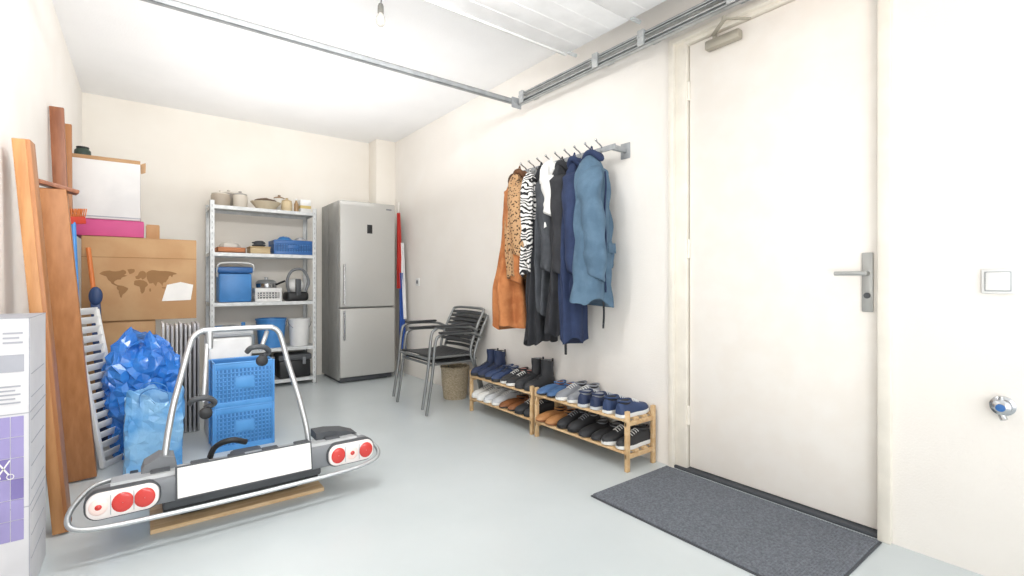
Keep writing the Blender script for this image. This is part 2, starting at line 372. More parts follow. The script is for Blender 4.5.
# top shelf
potl(.565,5.20,zs(0),.078,.11,mat('taupe_tin','#b8ab9b',.5),mat('taupe_lid','#d8d0c4',.5),'taupe lidded tin at the left end of the top shelf','tin','storage_tin')
potl(.725,5.20,zs(0),.062,.12,mat('cream_tin','#d9d0c2',.5),mat('grey_lid','#a39e98',.5),'narrow cream tin between the taupe tin and the bowl on top shelf','tin','storage_tin')
potl(.65,5.37,zs(0),.055,.15,mat('grey_tin','#9c958c',.5),mat('pale_lid','#cfc8bd',.5),'tall grey tin standing behind the taupe and cream tins','tin','storage_tin')
potl(1.10,5.37,zs(0),.055,.15,mat('white_jar','#e4e0d8',.5),mat('brown_lid','#96795a',.5),'tall white jar with brown lid behind the straw jar','jar','storage_jar')
t=thing('serving_bowl','wide beige bowl on the middle of the top metal shelf','bowl',(.945,5.2,zs(0)))
part('bowl',MB().lathe([(.001,0),(.07,0),(.08,.008),(.135,.075),(.13,.075),(.07,.014),(.001,.012)],32,(.945,5.2,zs(0))),mat('beige_bowl','#e2d3b8',.5),t)
single('folded_cloth',MB().ell((.945,5.2,zs(0)+.075),(.105,.09,.038),lump=.25),mat('dark_cloth','#6b5848',.9,bump=.8,bscale=30),'dark brown folded cloth lying inside the beige bowl','cloth',(.945,5.2,zs(0)+.037))
potl(1.135,5.2,zs(0),.05,.10,mat('straw_jar','#dcc9a4',.6),mat('straw_lid','#c2ab84',.6),'straw coloured jar with flat lid right of the bowl','jar','storage_jar')
bottle(1.21,5.14,zs(0),.022,.13,mat('amber','#a3845f',.3),white,'small amber bottle between the straw jar and white box')
t=thing('small_box','small white box with yellow band at the right end of top shelf','box',(1.30,5.2,zs(0)))
part('body',MB().box(1.25,1.35,5.14,5.26,zs(0),zs(0)+.13,.004),white,t)
part('band',MB().box(1.249,1.351,5.139,5.261,zs(0)+.04,zs(0)+.07,.001),mat('yellow_print','#d9c27e',.6),t)
# second shelf
t=thing('tray','flat orange tray with raised rim on the second metal shelf','tray',(.64,5.22,zs(1)))
part('tray_body',MB().box(.53,.76,5.12,5.32,zs(1),zs(1)+.012,.003).box(.53,.76,5.12,5.13,zs(1),zs(1)+.05,.003).box(.53,.76,5.31,5.32,zs(1),zs(1)+.05,.003).box(.53,.54,5.12,5.32,zs(1),zs(1)+.05,.003).box(.75,.76,5.12,5.32,zs(1),zs(1)+.05,.003),mat('terracotta','#c98254',.6),t)
single('cushion_pad',MB().ell((.64,5.22,zs(1)+.06),(.09,.08,.045),lump=.2),mat('light_pad','#ded8cf',.8,bump=.5,bscale=20),'light cloth bundle lying in the orange tray','cloth',(.64,5.22,zs(1)+.015))
t=thing('wooden_box','low pale wooden box between the orange tray and blue crate','box',(.88,5.22,zs(1)))
part('body',MB().box(.80,.97,5.12,5.32,zs(1),zs(1)+.055,.003),mat('pale_wood','#cdb78f',.6),t)
part('lid',MB().box(.795,.975,5.115,5.325,zs(1)+.055,zs(1)+.068,.003),mat('pale_wood2','#bfa67c',.6),t)
single('cable_coil',MB().tube([(.885+(.045+.012*math.sin(a*.37))*math.cos(a),5.2+(.05+.01*math.sin(a*.21))*math.sin(a),zs(1)+.077+.0028*a/2) for a in [i*.35 for i in range(90)]],.006,6),dgrey,'dark coiled cable on the pale wooden box','cable',(.885,5.2,zs(1)+.07))
crate(1.01,1.345,5.11,5.36,zs(1),zs(1)+.14,blued,'dark blue open crate on the right of the second shelf',nx=14,nz=5,back=blue)
t=thing('pouch','mid blue crumpled pouch sticking out of the dark blue crate','pouch',(1.14,5.2,zs(1)+.01))
part('pouch_body',MB().ell((1.12,5.235,zs(1)+.11),(.08,.08,.075),lump=.3),blue,t)
part('zip',MB().box(1.07,1.17,5.165,5.172,zs(1)+.14,zs(1)+.147,.001),lgrey,t)
single('folded_cloth',MB().ell((1.27,5.23,zs(1)+.12),(.06,.08,.065),lump=.3),mat('grey_cloth','#b9babd',.9,bump=.7,bscale=30),'pale grey cloth bundle at the right inside the dark blue crate','cloth',(1.27,5.23,zs(1)+.01))
# third shelf
t=thing('cool_box','blue picnic cool box with white handle at left of third shelf','cool box',(.68,5.24,zs(2)))
part('body',MB().box(.545,.815,5.14,5.36,zs(2),zs(2)+.27,.018),blue,t)
part('lid',MB().box(.535,.825,5.13,5.37,zs(2)+.272,zs(2)+.33,.016),blued,t)
part('carry_handle',MB().tube(smooth([(.54,5.2,zs(2)+.24),(.532,5.125,zs(2)+.33),(.58,5.12,zs(2)+.365),(.78,5.12,zs(2)+.365),(.828,5.125,zs(2)+.33),(.82,5.2,zs(2)+.24)],5),.008,10),white,t)
crate(.85,1.06,5.12,5.34,zs(2),zs(2)+.13,white,'white lattice basket beside the cool box on third shelf',nx=9,nz=3,name='plastic_basket')
t=thing('cooking_pan','shiny steel pan with dark handle resting in the white basket','pan',(.95,5.24,zs(2)+.012))
part('pan_body',MB().lathe([(.001,0),(.075,0),(.088,.02),(.092,.16),(.10,.165),(.088,.16),(.083,.02),(.001,.01)],28,(.955,5.235,zs(2)+.012)),chrome,t)
part('pan_lid',MB().lathe([(.098,.167),(.07,.195),(.015,.202),(.018,.222),(.001,.224)],28,(.955,5.235,zs(2)+.012)),alu,t)
part('pan_handle',MB().tube([(1.04,5.2,zs(2)+.165),(1.11,5.16,zs(2)+.20)],.01,10),black,t)
t=thing('vacuum_cleaner','small black and white hand vacuum at the right of third shelf','vacuum',(1.21,5.22,zs(2)))
part('base_body',MB().box(1.12,1.33,5.13,5.33,zs(2),zs(2)+.09,.03,seg=4),black,t)
part('motor_housing',MB().ell((1.22,5.23,zs(2)+.15),(.09,.085,.075)),white,t)
part('hose',MB().tube(smooth([(1.15,5.17,zs(2)+.08),(1.12,5.12,zs(2)+.2),(1.17,5.13,zs(2)+.30),(1.27,5.14,zs(2)+.31),(1.33,5.15,zs(2)+.2),(1.30,5.14,zs(2)+.1)],6),.013,12),mgrey,t)
part('nozzle',MB().box(1.2,1.25,5.11,5.145,zs(2)+.06,zs(2)+.22,.008),dgrey,t)
# fourth shelf
crate(.53,.70,5.11,5.36,zs(3),zs(3)+.22,blue,'mid blue solid crate at the left of the fourth shelf',solid=True)
bottle(.745,5.16,zs(3),.035,.26,white,blue,'white bottle with blue cap between blue crate and bucket')
bottle(.815,5.18,zs(3),.03,.21,mat('grey_bottle','#9ea6ab',.4),black,'grey bottle with black cap beside the blue bucket')
bucket(1.0,5.24,zs(3),.135,.28,blue,'blue round bucket on the fourth metal shelf')
bucket(1.255,5.21,zs(3),.105,.27,white,'white round bucket right of the blue bucket')
# bottom
t=thing('tool_case','black plastic tool case with grey lid on the lowest shelf','tool box',(1.2,5.23,zs(4)))
part('case_body',MB().box(1.05,1.34,5.11,5.34,zs(4),zs(4)+.17,.012),black,t)
part('lid',MB().box(1.04,1.35,5.10,5.35,zs(4)+.172,zs(4)+.23,.014),dgrey,t)
for x in (1.11,1.26): part('latch',MB().box(x,x+.03,5.094,5.102,zs(4)+.13,zs(4)+.2,.003),mgrey,t)
t=thing('storage_box','grey white storage box on the lowest shelf left of the tool case','box',(.86,5.24,zs(4)))
part('box_body',MB().box(.68,1.0,5.12,5.36,zs(4),zs(4)+.2,.012),cardw,t)
part('lid',MB().box(.67,1.01,5.11,5.37,zs(4)+.2,zs(4)+.225,.008),mgrey,t)
# ---------------------------------------------------------------- cartons
def carton(name,x0,x1,y0,y1,z0,z1,m,label,tapem=tape,flaps=False):
    t=thing(name,label,'box',((x0+x1)/2,(y0+y1)/2,z0))
    b=MB().box(x0,x1,y0,y1,z0,z1-.006,.004)
    part('box_body',b,m,t)
    f=MB(); xm=(x0+x1)/2; ym=(y0+y1)/2
    f.box(x0+.002,x1-.002,y0+.002,ym-.002,z1-.006,z1-.001,.001).box(x0+.002,x1-.002,ym+.002,y1-.002,z1-.006,z1-.001,.001)
    part('flaps',f,m,t)
    s=MB().box(x0-.0008,x1+.0008,ym-.025,ym+.025,z1-.0012,z1+.0002,0).box(x0-.0008,x0,ym-.025,ym+.025,z1-.07,z1,0).box(x1,x1+.0008,ym-.025,ym+.025,z1-.07,z1,0)
    part('tape',s,tapem,t)
    return t
carton('cardboard_box',-.33,.05,4.24,4.62,0,.38,card,'plain brown box on the floor under the other cartons')
carton('cardboard_box',-.30,.065,4.22,4.62,.382,.755,card,'plain brown box directly under the world map carton')
bx=carton('cardboard_box',-.325,.305,4.20,4.65,.757,1.325,card,'large brown box printed with a world map')
part('seam_line',MB().box(-.325,.305,4.1985,4.2,1.185,1.188,0),card_d,bx)
cont=[[(.0,.82),(.04,.9),(.12,.93),(.2,.9),(.28,.96),(.33,.88),(.3,.8),(.34,.76),(.27,.7),(.25,.62),(.22,.64),(.17,.55),(.2,.46),(.24,.43),(.22,.40),(.15,.5),(.11,.62),(.08,.74)],[(.34,.97),(.43,.99),(.42,.88),(.37,.82)],[(.23,.43),(.28,.42),(.35,.34),(.33,.24),(.28,.12),(.265,.0),(.24,.12),(.23,.26),(.21,.34)],
[(.445,.66),(.44,.74),(.47,.78),(.48,.88),(.53,.94),(.57,.88),(.57,.72),(.53,.64),(.51,.69),(.48,.64)],[(.44,.6),(.54,.6),(.60,.46),(.565,.36),(.55,.22),(.52,.14),(.5,.22),(.49,.38),(.43,.44),(.42,.52)],
[(.585,.7),(.58,.88),(.65,.96),(.75,.94),(.9,.92),(.99,.84),(.93,.8),(.92,.72),(.89,.78),(.86,.66),(.83,.55),(.80,.52),(.79,.40),(.76,.52),(.72,.54),(.70,.40),(.67,.52),(.62,.5),(.59,.62)],[(.83,.28),(.87,.33),(.92,.30),(.95,.2),(.9,.12),(.84,.17)],[(.78,.36),(.84,.36),(.84,.33),(.79,.33)],[(.615,.3),(.63,.33),(.635,.24),(.62,.22)]]
m=MB()
for c in cont:
    cc=[V((u,v,0)) for u,v in c]; cc=smooth(cc,2,True)
    m.prism([(-.235+p.x*.43+random.uniform(-.002,.002),4.1995,.91+p.y*.20+random.uniform(-.002,.002)) for p in cc],(0,-.0008,0))
part('map_print',m,mapink,bx)
part('paper_label',MB().prism([(.10,4.1985,.885),(.27,4.1985,.89),(.285,4.1985,1.0),(.21,4.1985,1.02),(.13,4.1985,1.0)],(0,-.0008,0)),paper,bx)
carton('flat_box',-.36,.0,4.22,4.6,1.328,1.44,pink,'flat magenta box between the map carton and the white box',tapem=pink)
carton('cardboard_box',.012,.09,4.30,4.6,1.328,1.43,card,'small brown box wedged right of the magenta box')
wb=thing('open_box','white carton with open brown flaps on top of the box stack','box',(-.2,4.42,1.443))
part('box_body',MB().box(-.385,-.02,4.23,4.6,1.443,1.835,.004),cardw,wb)
part('open_flap',MB().beam((-.2,4.23,1.835),(-.2,4.27,1.865),.36,.005,(1,0,0),mi=0),card,wb)
part('open_flap',MB().beam((-.02,4.42,1.835),(.01,4.42,1.85),.36,.005,(0,1,0)),card,wb)
part('strap',MB().box(-.386,-.018,4.228,4.6,1.455,1.462,.001),greyp,wb)
t=thing('small_pot','dark green round pot on the top left of the white carton','pot',(-.33,4.36,1.837))
part('pot_body',MB().lathe([(.001,0),(.03,0),(.045,.03),(.043,.07),(.03,.085),(.001,.085)],20,(-.33,4.36,1.837)),mat('dark_green','#34453a',.5),t)
part('pot_rim',MB().lathe([(.03,.082),(.034,.088),(.034,.096),(.001,.098)],20,(-.33,4.36,1.837)),black,t)
# printed box at the left edge
t=thing('printed_box','tall white box with purple grid print at the left edge','box',(-.355,2.33,0))
x0,x1,y0,y1=-.418,-.292,2.17,2.49
part('box_body',MB().box(x0,x1,y0,y1,0,.905,.001,seg=1),mat('grey_white_carton','#d6d5d7',.6,c2='#cbcacd',scale=4),t)
part('edge_lines',MB().box(x0-.001,x1+.001,y0-.001,y1+.001,.60,.603,0).box(x0-.001,x1+.001,y0-.001,y1+.001,.30,.303,0).box(x1-.0015,x1+.0008,y0-.0008,y0+.0015,0,.905,0).box(x0,x1+.0008,y0-.0008,y1,.9035,.9055,0),greyp,t)
m=MB()
for i in range(3):
    for j in range(6):
        m.box(x1-.104+i*.031,x1-.075+i*.031,y0-.0015,y0-.0003,.20+j*.066,.264+j*.066,0,mi=(1 if (i+j)%4==0 else 0))
part('purple_print',m,[purple,purpled],t)
sc=MB(); sx_,sz_=x1-.058,.43
sc.beam((sx_-.012,y0-.0018,sz_-.018),(sx_+.014,y0-.0018,sz_+.028),.004,.0006,(1,0,0),0).beam((sx_+.012,y0-.0018,sz_-.018),(sx_-.014,y0-.0018,sz_+.028),.004,.0006,(1,0,0),0)
for q in (-1,1): sc.tube([(sx_+q*.015+.008*math.cos(a),y0-.0018,sz_-.024+.008*math.sin(a)) for a in [2*PI*j/16 for j in range(16)]],.0012,6,closed=True)
part('scissor_symbol',sc,paper,t)
part('orange_print',MB().box(x1-.10,x1-.075,y0-.0015,y0-.0003,.835,.86,0),orangep,t)
m=MB()
for k in range(5): m.box(x1-.105,x1-.02-.012*(k%2),y0-.0015,y0-.0003,.635+k*.013,.640+k*.013,0)
for k in range(3): m.box(x1-.06,x1-.015-.008*(k%2),y0-.0015,y0-.0003,.825+k*.015,.831+k*.015,0)
m.box(x1-.105,x1-.012,y0-.0015,y0-.0003,.735,.79,0)
for k in range(9): m.box(x1+.0003,x1+.0012,y0+.03,y1-.05,.12+k*.075,.123+k*.075,0)
part('grey_print',m,greyp,t)
# ---------------------------------------------------------------- boards on the left wall
t=thing('wooden_plank','nearest orange-brown plank leaning by the purple printed box','plank',(-.27,2.67,0))
part('plank_body',MB().beam((-.258,2.70,.010),(-.358,2.60,1.56),.11,.034,(0,1,0),.003),wood,t)
part('edge_strip',MB().beam((-.272,2.645,.010),(-.372,2.545,1.555),.010,.037,(0,1,0),.002),mat('light_wood_edge','#bf8a58',.5,c2='#b07a4a',scale=4,stretch=(10,10,1)),t)
t=thing('wooden_board_frame','wide orange wooden board with a short top ledge behind the nearest plank','board',(-.25,3.3,0))
bd=part('board_body',MB().beam((-.266,3.31,.014),(-.352,2.98,1.44),.145,.045,(1,0,0),.003),wood,t)
part('ledge',MB().beam((-.405,2.99,1.475),(-.245,3.02,1.435),.10,.018,(0,1,0),.003),wood_d,t)
t=thing('tall_plank','tall dark orange plank standing left of the white carton','plank',(-.33,3.85,0))
part('plank_body',MB().beam((-.335,3.85,.005),(-.385,3.66,1.99),.06,.03,(1,0,0),.003),wood_d,t)
t=thing('tall_plank','narrow reddish plank standing directly before the white carton','plank',(-.36,4.16,0))
part('plank_body',MB().beam((-.375,4.17,.005),(-.385,4.14,2.02),.04,.03,(1,0,0),.003),wood,t)
# broom
t=thing('broom','upturned broom with blue shaft and red head behind the boards','broom',(-.28,3.55,0))
part('shaft',MB().cyl((-.265,3.56,0),(-.32,3.70,1.36),.012,12),blue,t)
part('broom_head',MB().beam((-.365,3.67,1.365),(-.275,3.74,1.38),.045,.03,(0,0,1),.006),redm,t)
m=MB()
for i in range(12):
    for j in range(3):
        c=V((-.36,3.675,1.385)).lerp(V((-.28,3.735,1.40)),i/11)+V((-.01+.01*j,.01-.01*j,0))
        m.cyl(c,c+V((random.uniform(-.01,.01),random.uniform(-.01,.01),.045)),.003,5)
part('bristles',m,orm,t)
t=thing('hand_spade','short orange handled tool with dark blue head before the map carton','tool',(-.28,4.05,.0))
part('shaft',MB().cyl((-.255,4.08,.95),(-.285,4.12,1.24),.013,12),orm,t)
part('tool_head',MB().beam((-.20,3.98,0),(-.25,4.075,.96),.05,.02,(1,0,0),.006).ell((-.245,4.06,.93),(.035,.02,.06)),mat('dark_navy_plastic','#27406b',.5),t)
# shutter panels
def shutter(a0,a1,b0,b1,label,name='louvre_panel',n=16):
    a0,a1,b0,b1=map(V,(a0,a1,b0,b1))
    t=thing(name,label,'shutter',tuple(a0)); wd=a1-a0
    part('stile',MB().beam(a0,b0,.022,.022,wd),white,t); part('stile',MB().beam(a1,b1,.022,.022,wd),white,t)
    s=MB()
    for i in range(n+1):
        p=a0.lerp(b0,.01+.98*i/n); q=a1.lerp(b1,.01+.98*i/n)
        up=(b0-a0).normalized(); nn=wd.cross(up).normalized()
        s.beam(p,q,.040,.006,up+nn*.6,.001)
    part('slats',s,white,t)
shutter((-.175,3.43,.012),(-.085,3.57,.012),(-.315,3.60,.86),(-.225,3.76,.86),'white louvred panel leaning between boards and blue bags')
# thin upright slats
for i in range(9):
    x=.092+i*.0248; hh=.745-.02*abs(math.sin(i*2.3)); yo=.012*math.sin(i*1.7)
    t=thing('upright_slat','thin pale slat in the upright bundle behind the bike carrier','slat',(x,4.0,0),'thin pale upright slats')
    mm=mat('pale_slat_%d'%(i%3),['#dcdbda','#cbcacd','#b8b6b8'][i%3],.6)
    part('slat_body',MB().beam((x+.008,4.04+yo,0.002),(x+.008+.004*math.sin(i*3.1),4.04+yo,hh),.24,.012,(0,1,0),.002),mm,t)
    part('edge_band',MB().beam((x+.008,3.917+yo,.02),(x+.008+.004*math.sin(i*3.1),3.917+yo,hh-.02),.003,.006,(0,1,0),.0005),lgrey,t)
# white bin
t=thing('tall_bin','tall white plastic bin behind the blue lattice crates','bin',(.45,3.75,0))
part('bin_body',MB().box(.325,.575,3.62,3.90,0,.66,.02,seg=3),white,t)
part('bin_lid',MB().box(.315,.585,3.61,3.91,.662,.70,.014),lgrey,t)
part('lid_handle',MB().tube(smooth([(.40,3.62,.70),(.40,3.62,.725),(.45,3.62,.735),(.50,3.62,.725),(.50,3.62,.70)],4),.008,8),dgrey,t)
# blue crates
bback=mat('crate_inner_blue','#3f84c8',.5)
crate(.335,.65,3.36,3.58,0,.262,bluec,'lower light blue lattice crate behind the bike carrier',nx=16,nz=8,back=bback)
crate(.335,.65,3.36,3.58,.264,.53,bluec,'upper light blue lattice crate stacked behind the bike carrier',nx=16,nz=8,back=bback)
# blue bags: coarse facets with creases
def sqr(a,p=.35):
    c,sn=math.cos(a),math.sin(a); return c,sn,1/max(abs(c),abs(sn))**p
def shopper(x,y,z,rx,ry,h,m,label,seed):
    t=thing('shopping_bag',label,'bag',(x,y,z)); k=36; rnd=random.Random(5)
    def ring(s,inn=0):
        out=[]
        for j in range(k):
            a=2*PI*(j+rnd.uniform(-.3,.3))/k
            c,sn,q=sqr(a,.9)
            n1=noise.noise(V((c*2+seed,sn*2,s*2.2)))*.14+rnd.uniform(-.035,.035)
            e=(.90+.08*s-.10*s*s*abs(math.sin(a*1.5+seed)))*q*(.97+n1)-inn
            dz=0 if (s<.01) else rnd.uniform(-.008,.008)
            out.append(V((x+rx*e*c,y+ry*e*sn,z+h*s+dz+(.03*math.sin(3*a+seed)+.03*noise.noise(V((c*3,sn*3,seed))))*s**4)))
        return out
    R=[ring(i/17) for i in range(18)]+[ring(1-i/5*.5,.07) for i in range(0,6)]
    part('bag_body',MB().loft(R,tri=True),m,t,ang=9)
    for sg in (-1,1):
        Pn=smooth([(x-rx*.45,y+sg*ry*.85,z+h*.90),(x-rx*.42,y+sg*ry*.95,z+h*1.05),(x-.01,y+sg*ry*1.0-.02,z+h*1.12),(x+rx*.38,y+sg*ry*.95,z+h*1.04),(x+rx*.45,y+sg*ry*.85,z+h*.90)],4)
        sm_=MB()
        for a,b in zip(Pn[:-1],Pn[1:]): sm_.beam(a,b,.022,.003,(0,1,.001),0)
        part('strap_handle',sm_,blue,t)
    return t
def crumple(x,y,z,rx,ry,h,m,label,seed):
    t=thing('plastic_bag',label,'bag',(x,y,z)); R=[]; n=26; k=48; rnd=random.Random(9)
    for i in range(n+1):
        s=i/n; e=.88+.30*math.sin(min(1,s*1.2)*PI*.62)
        if s>.76: e*=(1-((s-.76)/.24)**2*.62)
        ring=[]
        for j in range(k):
            a=2*PI*(j+rnd.uniform(-.38,.38))/k
            c,sn,q=sqr(a,.4)
            P=V((c*1.4+seed,sn*1.4,s*2.2))
            n1=(1-abs(noise.noise(P*1.6))*2)*.16+(1-abs(noise.noise(P*3.4+V((3,1,2))))*2)*.10+rnd.uniform(-.055,.055)
            e2=e*q*(.80+n1)
            dz=0 if i==0 else rnd.uniform(-.010,.010)
            ring.append(V((x+rx*e2*c,y+ry*e2*sn,z+dz+h*s*(1+(0 if s<.5 else .18*(s-.5)*2*noise.noise(V((c*1.8+seed,sn*1.8,1))))))))
        R.append(ring)
    part('bag_body',MB().loft(R,tri=True),m,t,ang=9)
    Pn=smooth([(x+.02,y-ry*.4,z+h*.90),(x+.0,y-ry*.7,z+h*.99),(x-.07,y-ry*.8,z+h*.94),(x-.09,y-ry*.75,z+h*.80)],4)
    sm_=MB()
    for a,b in zip(Pn[:-1],Pn[1:]): sm_.beam(a,b,.03,.004,(0,1,.2),0)
    part('bag_handle',sm_,m,t)
shopper(.045,3.28,0,.142,.10,.41,baglight,'light blue patterned open shopping bag on the floor behind the carrier',2.3)
crumple(-.005,3.66,.0,.160,.14,.68,bagblue,'deep blue shiny crumpled bag rising behind the open shopping bag',8.1)
# ---------------------------------------------------------------- bike carrier and board
single('plywood_board',MB().box(.02,.70,2.43,2.70,0,.018,.002),ply,'flat plywood strip on the floor under the bike carrier','board',(.36,2.58,0))
t=thing('bike_carrier','folded towbar bike carrier with red tail lights and blank white plate','bike carrier',(.35,2.45,.018))
part('bumper_tube',MB().tube(smooth([(-.05,2.50,.235),(-.15,2.45,.235),(-.205,2.37,.20),(-.215,2.31,.165),(-.18,2.285,.143),(-.06,2.275,.132),(.3,2.27,.128),(.7,2.275,.132),(.86,2.285,.143),(.925,2.31,.165),(.925,2.37,.20),(.87,2.45,.235),(.78,2.50,.235)],7),.0095,12),alu,t)
lbp=part('light_board',MB().pill(-.175,.905,2.315,2.375,.154,.256,.048,.014),mgrey,t)
part('board_top',MB().prism([(-.10,y,z) for y,z in ((2.33,.254),(2.345,.266),(2.47,.250),(2.47,.20),(2.375,.20))],(.93,0,0)),lgrey,lbp)
for k in range(6): part('top_rib',MB().box(.02+k*.135,.085+k*.135,2.375,2.44,.254,.267,.004),dgrey,lbp)
part('number_plate',MB().prism([(.105,2.294,.172),(.105,2.318,.284),(.105,2.321,.283),(.105,2.297,.171)],(.50,0,0)),paper,t)
part('plate_holder',MB().prism([(.098,2.2975,.164),(.098,2.3235,.288),(.098,2.334,.286),(.098,2.312,.162)],(.514,0,0)),dgrey,t)
part('lower_skirt',MB().box(.06,.66,2.335,2.37,.12,.155,.01),dgrey,t)
for x0,x1,nm in ((-.168,.048,0),(.682,.898,1)):
    part('lamp_bezel',MB().pill(x0-.005,x1+.005,2.300,2.33,.151,.260,.045,.010),dgrey,t)
    ls=part('tail_light',MB().pill(x0,x1,2.293,2.32,.156,.255,.040,.010),clear,t)
    w=(x1-x0)
    order=[whitel,red,red] if nm==0 else [red,whitel,red]
    pos=[.17,.49,.79] if nm==0 else [.20,.50,.81]
    for q,mm in enumerate(order):
        cx=x0+w*pos[q]; rr=1 if mm is red else .85
        part('lens',MB().lathe([(.001,.006),(.020,.0055),(.030,.003),(.033,0)],24,M=Matrix.Translation((cx,2.2935,.206))@Matrix.Rotation(PI/2,4,'X')@Matrix.Diagonal((rr,rr*1.12,1,1))),mm,ls)
        if mm is whitel: part('lens_core',MB().lathe([(.001,.009),(.008,.008),(.012,.004)],16,M=Matrix.Translation((cx,2.2935,.206))@Matrix.Rotation(PI/2,4,'X')),red,ls)
        if q<2: part('divider',MB().box(x0+w*(pos[q]+pos[q+1])/2-.0015,x0+w*(pos[q]+pos[q+1])/2+.0015,2.2905,2.295,.170,.242,.0005),lgrey,ls)
p=MB().box(.06,.66,2.38,2.80,.085,.12,.012).box(.12,.22,2.50,2.78,.02,.09,.01).box(.50,.60,2.50,2.78,.02,.09,.01).box(.28,.44,2.50,2.8,.02,.09,.01)
part('platform',p,black,t)
for yy in (2.52,2.70):
    g=MB(); 
    prof=[(-.05,.03),(-.042,.035),(-.025,.008),(.025,.008),(.042,.035),(.05,.03),(.03,0),(-.03,0)]
    g.prism([(-.08,yy+a,.123+b*1.2) for a,b in prof],(.88,0,0))
    ch=part('wheel_channel',g,mgrey,t)
    for xx in (-.05,.74): part('wheel_strap',MB().box(xx,xx+.03,yy-.055,yy+.055,.13,.175,.004),black,ch)
fr=part('frame_tube',MB().tube(smooth([(.080,2.44,.16),(.068,2.45,.28),(.092,2.49,.46),(.130,2.53,.62),(.160,2.552,.74),(.175,2.557,.778),(.200,2.56,.797),(.240,2.56,.803),(.46,2.56,.803),(.498,2.56,.797),(.520,2.557,.778),(.534,2.552,.74),(.560,2.53,.62),(.598,2.49,.46),(.628,2.45,.28),(.62,2.44,.16)],7),.0125,14),alu,t)
part('mast_stub',MB().cyl((.235,2.56,.795),(.235,2.56,.72),.015),alu,fr)
def clamp(a,b,c):
    k=part('clamp_arm',MB().tube(smooth([a,((a[0]+b[0])/2,(a[1]+b[1])/2-.02,(a[2]+b[2])/2+.01),b],5),.010,10),alu,t)
    part('clamp_jaw',MB().tube(smooth([(c[0]-.045,c[1],c[2]+.01),(c[0]-.03,c[1]-.02,c[2]+.03),(c[0]+.02,c[1]-.02,c[2]+.03),(c[0]+.045,c[1],c[2]),(c[0]+.01,c[1]+.01,c[2]-.02)],5),.012,10),dgrey,k)
    kn=MB().lathe([(.001,0),(.022,0),(.026,.006),(.024,.02),(.012,.026),(.001,.026)],12,M=Matrix.Translation((c[0]+.01,c[1]-.03,c[2]-.03))@Matrix.Rotation(PI/2,4,'X'))
    part('knob',kn,black,k)
clamp((.225,2.56,.74),(.205,2.48,.50),(.20,2.47,.49))
clamp((.47,2.56,.78),(.43,2.50,.70),(.42,2.49,.69))
part('coupling_lever',MB().tube(smooth([(.22,2.52,.18),(.24,2.44,.30),(.30,2.40,.335),(.36,2.42,.31)],5),.012,10),black,t)
part('coupling_block',MB().box(.33,.47,2.5,2.72,.12,.2,.02),dgrey,t)
part('side_wing',MB().prism([(-.01,2.42,.254),(.11,2.42,.254),(.10,2.42,.30),(.05,2.42,.312),(.0,2.42,.285)],(0,.10,0)),mgrey,t)
part('side_wing',MB().prism([(.66,2.42,.254),(.86,2.42,.254),(.80,2.42,.278),(.72,2.42,.29),(.66,2.42,.29)],(0,.10,0)),dgrey,t)
# ---------------------------------------------------------------- armchairs
tubem=mat('grey_tube','#8a8d8d',.38,.6); slatm=mat('dark_weave','#3b3d3f',.6,bump=.5,bscale=200)
ch=thing('armchair','lower of the two stacked dark slatted armchairs by right wall','chair',(2.0,3.56,0),'stacked armchairs')
cx,cy=2.0,3.56
for sg in (-1,1):
    y=cy+sg*.265
    f=MB().tube(smooth([(cx-.30,y,.008),(cx-.255,y,.30),(cx-.225,y,.58),(cx-.19,y,.635),(cx-.12,y,.65),(cx+.10,y,.64),(cx+.20,y-sg*.012,.60)],6),.0115,10)
    part('front_leg',f,tubem,ch)
    part('rear_leg',MB().tube(smooth([(cx+.24,y,.008),(cx+.19,y-sg*.01,.25),(cx+.14,y-sg*.02,.42),(cx+.19,y-sg*.02,.60),(cx+.275,y-sg*.025,.775)],6),.0115,10),tubem,ch)
    part('armrest',MB().box(cx-.19,cx+.10,y-.022,y+.022,.652,.668,.006),slatm,ch)
part('seat_frame',MB().tube(smooth([(cx-.245,cy-.255,.40),(cx-.25,cy,.405),(cx-.245,cy+.255,.40)],6),.010,10).cyl((cx-.245,cy-.255,.405),(cx+.145,cy-.245,.40),.009,8).cyl((cx-.245,cy+.255,.405),(cx+.145,cy+.245,.40),.009,8).cyl((cx+.145,cy-.245,.40),(cx+.145,cy+.245,.40),.009,8),tubem,ch)
s=MB()
for i in range(13):
    x=cx-.235+i*.031; z=.42-.015*math.sin(PI*i/12)
    s.box(x,x+.025,cy-.25,cy+.25,z-.005,z+.005,.003)
part('seat',s,slatm,ch)
s=MB()
for i in range(8):
    z=.505+.034*i; x=cx+.148+.0158*i
    R=smooth([(x,cy-.24,z),(x+.018,cy,z+.004),(x,cy+.24,z)],5)
    for a,b in zip(R[:-1],R[1:]): s.beam(a,b,.026,.007,(.42,0,1),.0)
part('backrest',s,slatm,ch)
part('top_rail',MB().tube(smooth([(cx+.275,cy-.24,.775),(cx+.29,cy-.15,.785),(cx+.293,cy+.15,.785),(cx+.275,cy+.24,.775)],5),.0115,10),tubem,ch)
for c_ in ch.children:
    for v_ in c_.data.vertices: v_.co.z*=.95
dup(ch,(1.965,3.56,.052),0,'upper of the two stacked dark slatted armchairs by right wall')
